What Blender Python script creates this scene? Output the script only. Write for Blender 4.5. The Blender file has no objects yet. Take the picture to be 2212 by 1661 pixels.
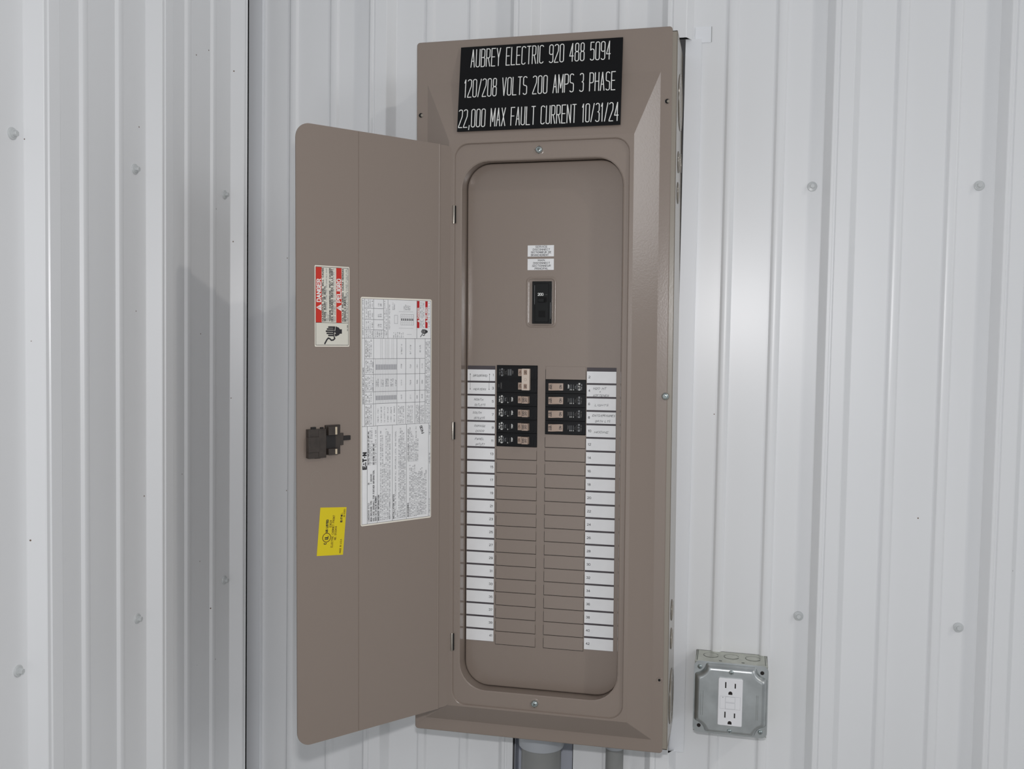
import bpy, bmesh, math, random
from mathutils import Vector, Matrix
random.seed(7)
INCH = 0.0254
HZ = 56.0                       # camera height above the floor, inches
sc = bpy.context.scene
COL = sc.collection

# ------------------------------------------------------------------ camera
def world(x, y, z):
    return Vector((x, y, z + HZ)) * INCH
yaw, pitch, roll, FPX = -0.2304, -0.0483, 0.0167, 2097.1
fwd = Vector((math.sin(yaw) * math.cos(pitch), math.cos(yaw) * math.cos(pitch), math.sin(pitch)))
rgt = Vector((math.cos(yaw), -math.sin(yaw), 0))
up = rgt.cross(fwd)
r2 = rgt * math.cos(roll) + up * math.sin(roll)
u2 = -rgt * math.sin(roll) + up * math.cos(roll)
cam_d = bpy.data.cameras.new('camera')
cam = bpy.data.objects.new('camera', cam_d)
COL.objects.link(cam)
m = Matrix((r2, u2, -fwd)).transposed().to_4x4()
CAMPOS = Vector((30.956, -57.325, 0))
m.translation = world(*CAMPOS)
cam.matrix_world = m
cam_d.sensor_width = 36.0
cam_d.sensor_fit = 'HORIZONTAL'
cam_d.lens = FPX / 2212 * 36
cam_d.clip_start = 0.02
sc.camera = cam

# ------------------------------------------------------------------ world and lights
w = bpy.data.worlds.new('world')
sc.world = w
w.use_nodes = True
bg = w.node_tree.nodes['Background']
bg.inputs['Color'].default_value = (0.91, 0.95, 1.0, 1)
bg.inputs['Strength'].default_value = 0.33

def area(name, pos, target, size, power, color, size_y=None):
    d = bpy.data.lights.new(name, 'AREA')
    d.energy = power
    d.color = color
    d.shape = 'RECTANGLE' if size_y else 'DISK'
    d.size = size
    if size_y:
        d.size_y = size_y
    o = bpy.data.objects.new(name, d)
    COL.objects.link(o)
    o.location = pos
    o.rotation_euler = (Vector(target) - Vector(pos)).to_track_quat('-Z', 'Y').to_euler()
    return o
# high lamp to the right of the photographer (its shadow of the door lies on the left wall)
KD = Vector((9.43, -5.01, 6.97)).normalized()
aim = world(12, -5, 0)
area('hall_lamp', aim + KD * 7.0, aim, 0.15, 36, (1.0, 0.95, 0.88))
# added lights: one for the right bevel's sheen, a broad fill from behind
wp = world(26, -5, 10) + Vector((0.85, -0.53, 0.0)) * 5.0 + Vector((0, 0, 0.92))
area('bevel_light', wp, world(26, -5, 0), 0.34, 17, (0.98, 0.985, 1.0), 1.3)
area('front_fill', world(18, -225, -18), world(15, 0, -14), 4.0, 21, (0.96, 0.98, 1.0), 3.0)
# pop-up flash just above the lens
fl = world(*(CAMPOS + u2 * 3.4 + fwd * 1.0))
area('camera_flash', fl, world(22, 0, -6), 0.05, 4.75, (1.0, 0.985, 1.0), 0.025)

sc.view_settings.view_transform = 'Standard'
sc.view_settings.look = 'None'
sc.view_settings.gamma = 1
sc.view_settings.use_curve_mapping = False
sc.view_settings.exposure = 0.0

# ------------------------------------------------------------------ materials
MATS = {}
def srgb(c):
    return tuple(((v / 255) / 12.92 if v / 255 <= 0.04045 else ((v / 255 + 0.055) / 1.055) ** 2.4) for v in c) + (1,)
def mat(name, rgb, rough=0.5, metal=0.0, spec=0.5, noise=0.0, nscale=200, bump=0.0, bscale=600, specks=0.0, var=0.0, vscale=6, aniso=0.0):
    m = bpy.data.materials.new(name)
    m.use_nodes = True
    nt = m.node_tree
    p = nt.nodes['Principled BSDF']
    p.inputs['Roughness'].default_value = rough
    p.inputs['Metallic'].default_value = metal
    p.inputs['Specular IOR Level'].default_value = spec
    tc = nt.nodes.new('ShaderNodeTexCoord')
    base = srgb(rgb)
    col = None
    if noise or var:
        n = nt.nodes.new('ShaderNodeTexNoise')
        n.inputs['Scale'].default_value = nscale if noise else vscale
        n.inputs['Detail'].default_value = 3
        nt.links.new(tc.outputs['Object'], n.inputs['Vector'])
        r = nt.nodes.new('ShaderNodeValToRGB')
        a = noise or var
        r.color_ramp.elements[0].position = 0.3
        r.color_ramp.elements[1].position = 0.7
        r.color_ramp.elements[0].color = tuple(v * (1 - a) for v in base[:3]) + (1,)
        r.color_ramp.elements[1].color = tuple(min(1, v * (1 + a)) for v in base[:3]) + (1,)
        nt.links.new(n.outputs['Fac'], r.inputs['Fac'])
        col = r.outputs['Color']
    if specks:
        v = nt.nodes.new('ShaderNodeTexVoronoi')
        v.inputs['Scale'].default_value = 32
        nt.links.new(tc.outputs['Object'], v.inputs['Vector'])
        lt = nt.nodes.new('ShaderNodeMath'); lt.operation = 'LESS_THAN'
        lt.inputs[1].default_value = 0.035
        nt.links.new(v.outputs['Distance'], lt.inputs[0])
        sep = nt.nodes.new('ShaderNodeSeparateColor')
        nt.links.new(v.outputs['Color'], sep.inputs['Color'])
        lt2 = nt.nodes.new('ShaderNodeMath'); lt2.operation = 'LESS_THAN'
        lt2.inputs[1].default_value = specks
        nt.links.new(sep.outputs['Red'], lt2.inputs[0])
        mu = nt.nodes.new('ShaderNodeMath'); mu.operation = 'MULTIPLY'
        nt.links.new(lt.outputs[0], mu.inputs[0]); nt.links.new(lt2.outputs[0], mu.inputs[1])
        mx = nt.nodes.new('ShaderNodeMix'); mx.data_type = 'RGBA'
        nt.links.new(mu.outputs[0], mx.inputs['Factor'])
        if col is not None:
            nt.links.new(col, mx.inputs['A'])
        else:
            mx.inputs['A'].default_value = base
        mx.inputs['B'].default_value = srgb((112, 88, 72))
        col = mx.outputs['Result']
    if col is not None:
        nt.links.new(col, p.inputs['Base Color'])
    else:
        p.inputs['Base Color'].default_value = base
    if bump:
        n2 = nt.nodes.new('ShaderNodeTexNoise')
        n2.inputs['Scale'].default_value = bscale
        n2.inputs['Detail'].default_value = 2
        nt.links.new(tc.outputs['Object'], n2.inputs['Vector'])
        b = nt.nodes.new('ShaderNodeBump')
        b.inputs['Strength'].default_value = bump
        b.inputs['Distance'].default_value = 0.0005
        nt.links.new(n2.outputs['Fac'], b.inputs['Height'])
        nt.links.new(b.outputs['Normal'], p.inputs['Normal'])
    MATS[name] = m
    return m
mat('wall_white', (236, 237, 238), rough=0.31, spec=0.5, specks=0.20, noise=0.012, nscale=3)
mat('trim_white', (238, 240, 243), rough=0.4)
mat('screw_white', (205, 208, 208), rough=0.3)
mat('backing', (120, 120, 122), rough=0.8)
mat('concrete', (186, 184, 180), rough=0.8, noise=0.12, nscale=8)
mat('taupe', (144, 131, 121), rough=0.21, spec=0.5, bump=0.12, bscale=420)
mat('taupe_box', (150, 142, 130), rough=0.2, spec=0.6, bump=0.08, bscale=300)
mat('crevice', (12, 12, 13), rough=0.9)
mat('black_sign', (10, 10, 12), rough=0.4, spec=0.25)
mat('white_print', (236, 236, 232), rough=0.5)
mat('black_plastic', (14, 14, 16), rough=0.3, spec=0.25)
mat('main_black', (12, 14, 14), rough=0.35, spec=0.25)
mat('grey_print', (150, 152, 154), rough=0.5)
mat('dim_print', (84, 82, 80), rough=0.5)
mat('tan_handle', (178, 157, 142), rough=0.4)
mat('cream_handle', (210, 195, 181), rough=0.4)
mat('tan_dark', (168, 142, 124), rough=0.5)
mat('ink', (40, 38, 42), rough=0.6)
mat('pen_ink', (58, 56, 60), rough=0.6)
mat('label_white', (238, 238, 238), rough=0.55, noise=0.02, nscale=60)
mat('label_cream', (222, 219, 206), rough=0.5)
mat('label_border', (240, 234, 220), rough=0.5)
mat('strip_dark', (72, 66, 70), rough=0.6)
mat('red', (206, 44, 26), rough=0.5)
mat('red_small', (190, 26, 30), rough=0.5)
mat('yellow', (228, 206, 22), rough=0.45)
mat('brown_ink', (84, 48, 20), rough=0.6)
mat('grey_ink', (128, 128, 132), rough=0.6)
mat('line_ink', (92, 92, 96), rough=0.6)
mat('light_ink', (168, 168, 172), rough=0.6)
mat('latch_brown', (62, 55, 50), rough=0.42, noise=0.15, nscale=150)
mat('latch_dark', (34, 31, 30), rough=0.5)
mat('latch_tip', (205, 190, 165), rough=0.35)
mat('zinc', (190, 200, 200), rough=0.22, metal=0.9)
mat('hinge_steel', (175, 168, 158), rough=0.3, metal=0.8)
mat('galv', (186, 190, 190), rough=0.36, metal=0.85, noise=0.12, nscale=40, bump=0.05, bscale=90)
mat('galv_box', (190, 192, 182), rough=0.42, metal=0.7, noise=0.10, nscale=60)
mat('galv_line', (105, 108, 102), rough=0.5, metal=0.5)
mat('device_white', (238, 238, 240), rough=0.3)
mat('slot', (30, 22, 20), rough=0.8)
mat('button_line', (186, 186, 190), rough=0.6)
mat('pvc', (140, 141, 139), rough=0.45, noise=0.04, nscale=30)
mat('pvc_coupling', (180, 184, 189), rough=0.4, noise=0.03, nscale=30)
mat('flash_plate', (206, 210, 220), rough=0.5)

# ------------------------------------------------------------------ mesh builder (inches in, metres out)
def V(*a):
    return Vector(a)
class MB:
    def __init__(s):
        s.v = []; s.f = []; s.m = []; s.mats = []
    def mi(s, name):
        if name not in s.mats:
            s.mats.append(name)
        return s.mats.index(name)
    def face(s, pts, mt):
        n = len(s.v)
        s.v += [tuple(p) for p in pts]
        s.f.append(tuple(range(n, n + len(pts))))
        s.m.append(s.mi(mt))
    def box(s, lo, hi, mt, frame=None):
        (x0, y0, z0), (x1, y1, z1) = lo, hi
        c = [V(x, y, z) for x in (x0, x1) for y in (y0, y1) for z in (z0, z1)]
        if frame:
            c = [frame(*p) for p in c]
        n = len(s.v); s.v += [tuple(p) for p in c]
        k = s.mi(mt)
        for q in ((0, 1, 3, 2), (4, 6, 7, 5), (0, 4, 5, 1), (2, 3, 7, 6), (0, 2, 6, 4), (1, 5, 7, 3)):
            s.f.append(tuple(n + i for i in q)); s.m.append(k)
    def loft(s, rings, mts, cap0=None, cap1=None):
        n0 = len(s.v); n = len(rings[0])
        for r in rings:
            s.v += [tuple(p) for p in r]
        for i in range(len(rings) - 1):
            mt = mts if isinstance(mts, str) else mts[i]
            k = s.mi(mt)
            for j in range(n):
                a = n0 + i * n + j; b = n0 + i * n + (j + 1) % n
                s.f.append((a, b, b + n, a + n)); s.m.append(k)
        if cap0:
            s.f.append(tuple(n0 + j for j in reversed(range(n)))); s.m.append(s.mi(cap0))
        if cap1:
            s.f.append(tuple(n0 + (len(rings) - 1) * n + j for j in range(n))); s.m.append(s.mi(cap1))
    def disc(s, fr, cu, cv, r, mt, h=0.0, n=20, ru=None):
        s.face([fr(cu + (ru or r) * math.cos(2 * math.pi * i / n), cv + r * math.sin(2 * math.pi * i / n), h) for i in range(n)], mt)
    def cyl(s, fr, cu, cv, prof, mt, n=24, cap=True, k=None):
        rings = [[fr(cu + r * math.cos(2 * math.pi * (i + .5 * (n == 6)) / n), cv + r * math.sin(2 * math.pi * (i + .5 * (n == 6)) / n), h) for i in range(n)] for r, h in prof]
        mm = mt if isinstance(mt, str) else mt[-1]
        s.loft(rings, mt, None, mm if cap else None)
    def ribbon(s, fr, pts, wd, mt, h=0.0, closed=False):
        """flat stroke of width wd along pts (u,v) in a frame"""
        P = [Vector((p[0], p[1])) for p in pts]
        if not closed and len(P) > 2:
            for i in range(1, len(P) - 1):        # break the stroke at sharp turns
                d1 = P[i] - P[i - 1]; d2 = P[i + 1] - P[i]
                if d1.length > 1e-9 and d2.length > 1e-9 and d1.normalized().dot(d2.normalized()) < 0.15:
                    s.ribbon(fr, P[:i + 1], wd, mt, h); s.ribbon(fr, P[i:], wd, mt, h)
                    return
        if closed and (P[0] - P[-1]).length < 1e-6:
            P = P[:-1]
        n = len(P)
        if n < 2:
            return
        L = []; R = []
        for i in range(n):
            a = P[i - 1] if (i > 0 or closed) else None
            b = P[(i + 1) % n] if (i < n - 1 or closed) else None
            d1 = (P[i] - a).normalized() if a is not None and (P[i] - a).length > 1e-9 else None
            d2 = (b - P[i]).normalized() if b is not None and (b - P[i]).length > 1e-9 else None
            d1 = d1 or d2; d2 = d2 or d1
            if d1 is None:
                return
            t = d1 + d2
            t = t.normalized() if t.length > 0.2 else d1
            nn = Vector((-t.y, t.x))
            c = max(0.5, abs(nn.dot(Vector((-d1.y, d1.x)))))
            o = nn * (wd / 2 / c)
            p = P[i]
            if not closed and i == 0: p = p - d2 * wd * .35
            if not closed and i == n - 1: p = p + d1 * wd * .35
            L.append(p + o); R.append(p - o)
        s.cnt = (getattr(s, 'cnt', 0) + 1) % 9
        h += s.cnt * .0004                      # overlapping strokes lie on one another
        n0 = len(s.v); k = s.mi(mt)
        for l, r in zip(L, R):
            s.v.append(tuple(fr(l.x, l.y, h))); s.v.append(tuple(fr(r.x, r.y, h)))
        for i in range(n if closed else n - 1):
            a = n0 + 2 * i; b = n0 + 2 * ((i + 1) % n)
            s.f.append((a, a + 1, b + 1, b)); s.m.append(k)
    def rect(s, fr, u0, v0, u1, v1, mt, h=0.0):
        s.face([fr(u0, v0, h), fr(u1, v0, h), fr(u1, v1, h), fr(u0, v1, h)], mt)
    def frame_line(s, fr, u0, v0, u1, v1, wd, mt, h=0.0):
        s.ribbon(fr, [(u0, v0), (u1, v0), (u1, v1), (u0, v1)], wd, mt, h, True)
    def mesh(s, name, sharp=35):
        me = bpy.data.meshes.new(name)
        me.from_pydata([tuple(c * INCH for c in v) for v in s.v], [], s.f)
        for x in s.mats:
            me.materials.append(MATS[x])
        me.polygons.foreach_set('material_index', s.m)
        me.update()
        bm = bmesh.new(); bm.from_mesh(me)
        bmesh.ops.remove_doubles(bm, verts=bm.verts, dist=1e-6)
        bm.to_mesh(me); bm.free()
        me.shade_smooth()
        me.set_sharp_from_angle(angle=math.radians(sharp))
        return me
    def build(s, name, parent=None, loc=None, bevel=0, sharp=35, recalc=False):
        me = s.mesh(name, sharp)
        if recalc:
            bm = bmesh.new(); bm.from_mesh(me)
            bmesh.ops.recalc_face_normals(bm, faces=bm.faces)
            bm.to_mesh(me); bm.free()
        return link(name, me, parent, loc, bevel)
def flat_big(o):
    """large faces keep their own normal"""
    w_ = o.modifiers.new('weighted_normal', 'WEIGHTED_NORMAL')
    w_.mode = 'FACE_AREA'; w_.weight = 90; w_.keep_sharp = True
    return o
def link(name, me, parent=None, loc=None, bevel=0):
    o = bpy.data.objects.new(name, me)
    COL.objects.link(o)
    if parent is not None:
        o.parent = parent
    if loc is not None:
        o.location = Vector(loc) * INCH
    if bevel:
        b = o.modifiers.new('bevel', 'BEVEL')
        b.width = bevel * INCH; b.segments = 2; b.limit_method = 'ANGLE'; b.angle_limit = math.radians(40)
    return o
def tag(o, label=None, cat=None, group=None, kind=None):
    if label: o['label'] = label
    if cat: o['category'] = cat
    if group: o['group'] = group
    if kind: o['kind'] = kind
    return o
def empty(name, loc, rot=(0, 0, 0)):
    o = bpy.data.objects.new(name, None)
    COL.objects.link(o); o.location = loc; o.rotation_euler = rot
    o.empty_display_size = 0.05
    return o
def frame(o, x, y):
    o, x, y = Vector(o), Vector(x).normalized(), Vector(y).normalized()
    n = x.cross(y)
    return lambda u, v, h=0.0: o + x * u + y * v + n * h
def rrect(x0, z0, x1, z1, r, dep, n=8):
    pts = []
    for cx, cz, a0 in ((x1 - r, z0 + r, -90), (x1 - r, z1 - r, 0), (x0 + r, z1 - r, 90), (x0 + r, z0 + r, 180)):
        for i in range(n + 1):
            a = math.radians(a0 + 90 * i / n)
            pts.append(V(cx + r * math.cos(a), dep, cz + r * math.sin(a)))
    return pts

# ------------------------------------------------------------------ stroke font
def arc(cx, cy, rx, ry, a0, a1, n=7):
    return [(cx + rx * math.cos(math.radians(a0 + (a1 - a0) * i / n)), cy + ry * math.sin(math.radians(a0 + (a1 - a0) * i / n))) for i in range(n + 1)]
def glyph(c, q):
    """polylines in a unit box; q = vertical radius of round corners"""
    q = min(q, 0.25); o = min(q, 0.5)
    O = arc(.5, 1 - o, .5, o, 0, 180) + arc(.5, o, .5, o, 180, 360)
    g = {
     'A': [[(0, 0), (.5, 1), (1, 0)], [(.17, .34), (.83, .34)]],
     'B': [[(0, 0), (0, 1), (.5, 1)] + arc(.55, 1 - q, .4, q, 90, 0, 4) + arc(.55, .52 + q, .4, q, 0, -90, 4) + [(0, .52)], [(.5, .52)] + arc(.55, .52 - q, .45, q, 90, 0, 4) + arc(.55, q, .45, q, 0, -90, 4) + [(0, 0)]],
     'C': [arc(.5, 1 - o, .5, o, 15, 180) + arc(.5, o, .5, o, 180, 345)],
     'D': [[(0, 0), (0, 1)] + arc(.4, 1 - o, .6, o, 90, 0, 5) + arc(.4, o, .6, o, 0, -90, 5) + [(0, 0)]],
     'E': [[(1, 1), (0, 1), (0, 0), (1, 0)], [(0, .52), (.85, .52)]],
     'F': [[(1, 1), (0, 1), (0, 0)], [(0, .52), (.85, .52)]],
     'G': [arc(.5, 1 - o, .5, o, 15, 180) + arc(.5, o, .5, o, 180, 360) + [(1, .48), (.55, .48)]],
     'H': [[(0, 0), (0, 1)], [(1, 0), (1, 1)], [(0, .52), (1, .52)]],
     'I': [[(.5, 0), (.5, 1)]],
     'J': [[(1, 1)] + arc(.5, o, .5, o, 0, -170)],
     'K': [[(0, 0), (0, 1)], [(1, 1), (0, .42)], [(.25, .58), (1, 0)]],
     'L': [[(0, 1), (0, 0), (1, 0)]],
     'M': [[(0, 0), (0, 1), (.5, .25), (1, 1), (1, 0)]],
     'N': [[(0, 0), (0, 1), (1, 0), (1, 1)]],
     'O': [O + [O[0]]],
     'P': [[(0, 0), (0, 1), (.5, 1)] + arc(.55, 1 - q, .45, q, 90, 0, 4) + arc(.55, .45 + q, .45, q, 0, -90, 4) + [(0, .45)]],
     'Q': [O + [O[0]], [(.6, .25), (1.05, -.05)]],
     'R': [[(0, 0), (0, 1), (.5, 1)] + arc(.55, 1 - q, .4, q, 90, 0, 4) + arc(.55, .48 + q, .4, q, 0, -90, 4) + [(0, .48)], [(.5, .48), (1, 0)]],
     'S': [arc(.5, 1 - q, .48, q, 20, 180, 6) + arc(.5, .5 + q, .48, q, 180, 250, 3) + arc(.5, .5 - q, .48, q, 70, 0, 3) + arc(.5, q, .48, q, 0, -160, 6)],
     'T': [[(0, 1), (1, 1)], [(.5, 1), (.5, 0)]],
     'U': [[(0, 1)] + arc(.5, o, .5, o, 180, 360) + [(1, 1)]],
     'V': [[(0, 1), (.5, 0), (1, 1)]],
     'W': [[(0, 1), (.25, 0), (.5, .75), (.75, 0), (1, 1)]],
     'X': [[(0, 0), (1, 1)], [(0, 1), (1, 0)]],
     'Y': [[(0, 1), (.5, .45), (1, 1)], [(.5, .45), (.5, 0)]],
     'Z': [[(0, 1), (1, 1), (0, 0), (1, 0)]],
     '0': [O + [O[0]]],
     '1': [[(.1, .82), (.6, 1), (.6, 0)]],
     '2': [arc(.5, 1 - o, .5, o, 165, 0, 7) + [(.95, .62), (0, .06), (0, 0), (1, 0)]],
     '3': [arc(.5, 1 - q, .45, q, 165, 0, 6) + arc(.5, .53 + q, .45, q, 0, -90, 3) + arc(.5, .53 - q, .5, q, 90, 0, 3) + arc(.5, q, .5, q, 0, -165, 6)],
     '4': [[(.72, 0), (.72, 1), (0, .3), (1, .3)]],
     '5': [[(.95, 1), (.1, 1), (.05, .56)] + arc(.5, .62 - q, .5, q, 100, 0, 5) + arc(.5, q, .5, q, 0, -165, 6)],
     '6': [arc(.5, 1 - o, .5, o, 20, 180) + arc(.5, q, .5, q, 180, 360) + arc(.5, .55 - q, .5, q, 0, 180, 5)],
     '7': [[(0, 1), (1, 1), (.35, 0)]],
     '8': [arc(.5, 1 - q, .44, q, 0, 180, 6) + arc(.5, .53 + q, .44, q, 180, 360, 6) + [(.94, 1 - q)], arc(.5, .53 - q, .5, q, 0, 180, 6) + arc(.5, q, .5, q, 180, 360, 6) + [(1, .53 - q)]],
     '9': [arc(.5, .45 + q, .5, q, 360, 180, 5) + arc(.5, 1 - q, .5, q, 180, 0, 6) + [(1, .5)] + arc(.5, o, .5, o, 0, -160, 6)],
     '/': [[(0, 0), (1, 1)]],
     '-': [[(.1, .5), (.9, .5)]], '+': [[(.1, .5), (.9, .5)], [(.5, .15), (.5, .85)]],
     '.': [[(.3, .0), (.3, .04), (.6, .04)]], ',': [[(.6, .1), (.2, -.14)]],
     ':': [[(.5, .1), (.5, .18)], [(.5, .6), (.5, .68)]],
     '*': [[(.5, .4), (.5, .9)], [(.1, .5), (.9, .8)], [(.1, .8), (.9, .5)]],
     "'": [[(.5, .75), (.5, 1)]], '!': [[(.5, .35), (.5, 1)], [(.5, 0), (.5, .1)]],
     '(': [arc(.9, .5, .6, .6, 130, 230, 5)], ')': [arc(.1, .5, .6, .6, 50, -50, 5)],
     '@': [[(.42, .8), (.58, .8)], [(.05, .2), (.25, .2)], [(.75, .2), (.95, .2)]],
     '#': [[(.4, .5), (.6, .5)]],
    }
    return g.get(c, [])
WID = {'I': .12, '1': .55, ' ': .75, '.': .3, ',': .3, ':': .2, 'M': 1.2, 'W': 1.35, '/': .8, "'": .2, '!': .2, '@': 1, '#': .5, '(': .4, ')': .4}
def text(mb, fr, s, u0, u1, v, h, sw, mt, hh=0.003, gap=.35, shear=0.0, jit=0.0, wmax=None, align='l', fix=None):
    """write s between u0 and u1 (cap height h, baseline v)"""
    s = s.upper()
    tot = sum(WID.get(c, 1.0) for c in s) + gap * (len(s) - 1)
    cw = (u1 - u0) / tot
    if wmax and cw > wmax:
        cw = wmax
        if align == 'c':
            u0 = (u0 + u1) / 2 - cw * tot / 2
        elif align == 'r':
            u0 = u1 - cw * tot
    q = 0.5 * cw / h
    x = u0
    for c in s:
        wd = WID.get(c, 1.0) * cw
        jy = random.uniform(-jit, jit) * h
        js = 1 + random.uniform(-jit, jit)
        for pl in glyph(c, q):
            pts = [(x + p[0] * wd + shear * p[1] * h, v + jy + p[1] * h * js) for p in pl]
            mb.ribbon(fr, pts, sw, mt, hh)
        x += wd + gap * cw
def greek(mb, fr, u0, u1, v, h, sw, mt, hh=0.003, pitch=None):
    """illegible small print: letter-sized ticks grouped into words"""
    pitch = pitch or h * .85
    x = u0; left = random.randint(2, 9)
    while x < u1:
        if left == 0:
            left = random.randint(2, 9); x += pitch; continue
        a = random.random()
        mb.ribbon(fr, [(x, v), (x, v + h)], sw, mt, hh)
        if a > .35:
            yy = v + h * random.choice((0, .5, 1))
            mb.ribbon(fr, [(x, yy), (x + pitch * .55, yy)], sw, mt, hh)
        if a > .6:
            mb.ribbon(fr, [(x + pitch * .55, v), (x + pitch * .55, v + h)], sw, mt, hh)
        x += pitch; left -= 1

# ------------------------------------------------------------------ setting: floor and walls
fb = MB(); fb.box((-1, -110, -HZ - 2), (100, 2, -HZ), 'concrete')
floor = fb.build('floor', None, (0, 0, HZ)); tag(floor, kind='structure')

PROFILE = [(0, 0), (.04, .02), (.38, .72), (.42, .75), (.56, .75), (.61, .69), (.69, .69), (.74, .75), (1.44, .75), (1.49, .72), (1.84, .03), (1.88, 0)]
MINOR = [(0, 0), (.12, .13), (.17, .15), (.46, .15), (.51, .13), (.63, 0)]
NORIB = 8.015 - 9
def profile(starts, lo, hi, shift=None):
    pts = []
    for s in starts:
        d = (shift or {}).get(s, 0)
        for x, y in (PROFILE if s != NORIB else ()):
            pts.append((s + d + x, y))
        for mm in (3.71, 6.45):
            for x, y in MINOR:
                pts.append((s + d + mm + x, y))
    pts = sorted(p for p in pts if lo < p[0] < hi)
    def val(x):
        allp = sorted([(s + a, b) for s in starts if s != NORIB for a, b in PROFILE] + [(s + mm + a, b) for s in starts for mm in (3.71, 6.45) for a, b in MINOR])
        prev = None
        for p in allp:
            if p[0] >= x:
                if prev is None: return 0
                if p[0] == prev[0]: return p[1]
                return prev[1] + (p[1] - prev[1]) * (x - prev[0]) / (p[0] - prev[0])
            prev = p
        return 0
    return [(lo, val(lo))] + pts + [(hi, val(hi))]
ZLO, ZHI = -HZ, 56.0
def sheet(starts, lo, hi, to3d, cutouts=()):
    xs = profile(starts, lo, hi)
    extra = sorted({c[0] for c in cutouts} | {c[1] for c in cutouts})
    for e in extra:
        if lo < e < hi:
            for i in range(len(xs) - 1):
                if xs[i][0] < e < xs[i + 1][0]:
                    a, b = xs[i], xs[i + 1]
                    xs.insert(i + 1, (e, a[1] + (b[1] - a[1]) * (e - a[0]) / (b[0] - a[0])))
                    break
    zs = sorted({ZLO, ZHI} | {z for c in cutouts for z in (c[2], c[3])})
    mb = MB()
    for i in range(len(xs) - 1):
        if xs[i + 1][0] - xs[i][0] < 1e-6: continue
        xm = (xs[i][0] + xs[i + 1][0]) / 2
        for j in range(len(zs) - 1):
            zm = (zs[j] + zs[j + 1]) / 2
            if any(c[0] < xm < c[1] and c[2] < zm < c[3] for c in cutouts):
                continue
            for off, rev in ((0, 0), (-.03, 1)):
                q = [to3d(xs[i][0], xs[i][1] + off, zs[j]), to3d(xs[i + 1][0], xs[i + 1][1] + off, zs[j]),
                     to3d(xs[i + 1][0], xs[i + 1][1] + off, zs[j + 1]), to3d(xs[i][0], xs[i][1] + off, zs[j + 1])]
                if rev: q.reverse()
                mb.face(q, 'wall_white')
    return mb
def hex_screw(parent, fr_o, x, y):
    """washer-headed hex screw; origin at its seat"""
    mb = MB(); fr = frame((0, 0, 0), x, y)
    mb.cyl(fr, 0, 0, [(.27, 0.0), (.27, .05), (.25, .08), (.2, .09)], 'screw_white')
    mb.cyl(fr, 0, 0, [(.19, .08), (.19, .12), (.13, .13)], 'screw_white')
    mb.cyl(fr, 0, 0, [(.135, .12), (.135, .27), (.11, .29)], 'screw_white', n=6)
    return mb.build('hex_screw', parent, fr_o)

# back wall: a dark backing board that carries the ribbed sheets
SLOT = (18.11, 21.67)
bw = MB()
bw.box((-1.2, 1.15, ZLO), (92, 1.8, ZHI), 'backing')
wall_back = bw.build('wall_back', None, (0, 0, HZ)); tag(wall_back, kind='structure')
cut = [(12.7, 27.45, -23.5, 17.15), (27.45, 28.2, -24.2, 17.15), (SLOT[0], SLOT[1], ZLO, -23.5)]
starts = [NORIB] + [8.015 + 9 * k for k in range(10)]
starts[4] += .12
to_b = lambda x, h, z: V(x, -h, z)
for lo, hi in ((.12, 17.2), (17.2, 53.2), (53.2, 89.2)):
    sheet(starts, lo, hi, to_b, cut).build('ribbed_panel', wall_back, (0, 0, 0), sharp=25)
for x, z in ((34.62, 8.74), (43.28, 8.62), (34.6, -15.66), (43.1, -15.6), (52.5, 8.6), (52.5, -15.6)):
    hex_screw(wall_back, (x, 0, z), (1, 0, 0), (0, 0, 1))
# left wall
lw = MB()
lw.box((-1.2, -100, ZLO), (-.5, -.9, ZHI), 'backing'); lw.box((-1.2, -.9, ZLO), (-.5, 1.15, ZHI), 'crevice')  # near-black end of the backing paints the shade in the corner gap
wall_left = lw.build('wall_left', None, (0, 0, HZ)); tag(wall_left, kind='structure')
lst = [-2.50] + [-(2.26 + 9 * k) for k in range(1, 11)]
to_l = lambda x, h, z: V(h, x, z)          # x runs from the camera side toward the corner
for lo, hi in ((-11.0, -1.72), (-47.0, -11.0), (-83.0, -47.0)):
    sheet(lst, lo, hi, to_l).build('ribbed_panel', wall_left, (0, 0, 0), sharp=25)
for t, z in ((3.17, 8.43), (12.2, 8.43), (20.95, 8.46), (3.08, -15.41), (12.06, -15.31), (20.85, -15.2), (30, 8.4), (30, -15.3)):
    hex_screw(wall_left, (0, -t, z), (0, 1, 0), (0, 0, 1))

# corner trim on the back wall
t2 = MB()
t2.box((.06, -.32, ZLO), (1.02, -.02, ZHI), 'trim_white')
o = t2.build('trim_2', None, (0, 0, HZ), bevel=.02); tag(o, kind='structure')
# flat trim around the panel cut-out: right strip, with a tab on top
t1 = MB()
t1.box((27.42, -.20, -24.3), (28.33, -.06, 17.2), 'trim_white')
t1.box((27.95, -.05, 17.0), (28.85, -.01, 17.9), 'trim_white'); t1.box((28.85, -.045, 17.02), (28.87, -.005, 17.9), 'galv_line')
o = t1.build('trim_1', None, (0, 0, HZ), bevel=.015); tag(o, kind='structure')
# flashing lining the conduit slot
t3 = MB()
t3.box((SLOT[0] - .04, 1.05, ZLO), (SLOT[1] + .1, 1.15, -22.6), 'flash_plate')
t3.box((SLOT[0] - .04, 0, ZLO), (SLOT[0], 1.05, -22.6), 'flash_plate')
t3.box((SLOT[1], 0, ZLO), (SLOT[1] + .04, 1.05, -22.6), 'flash_plate')
o = t3.build('trim_3', None, (0, 0, HZ)); tag(o, kind='structure')

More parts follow.
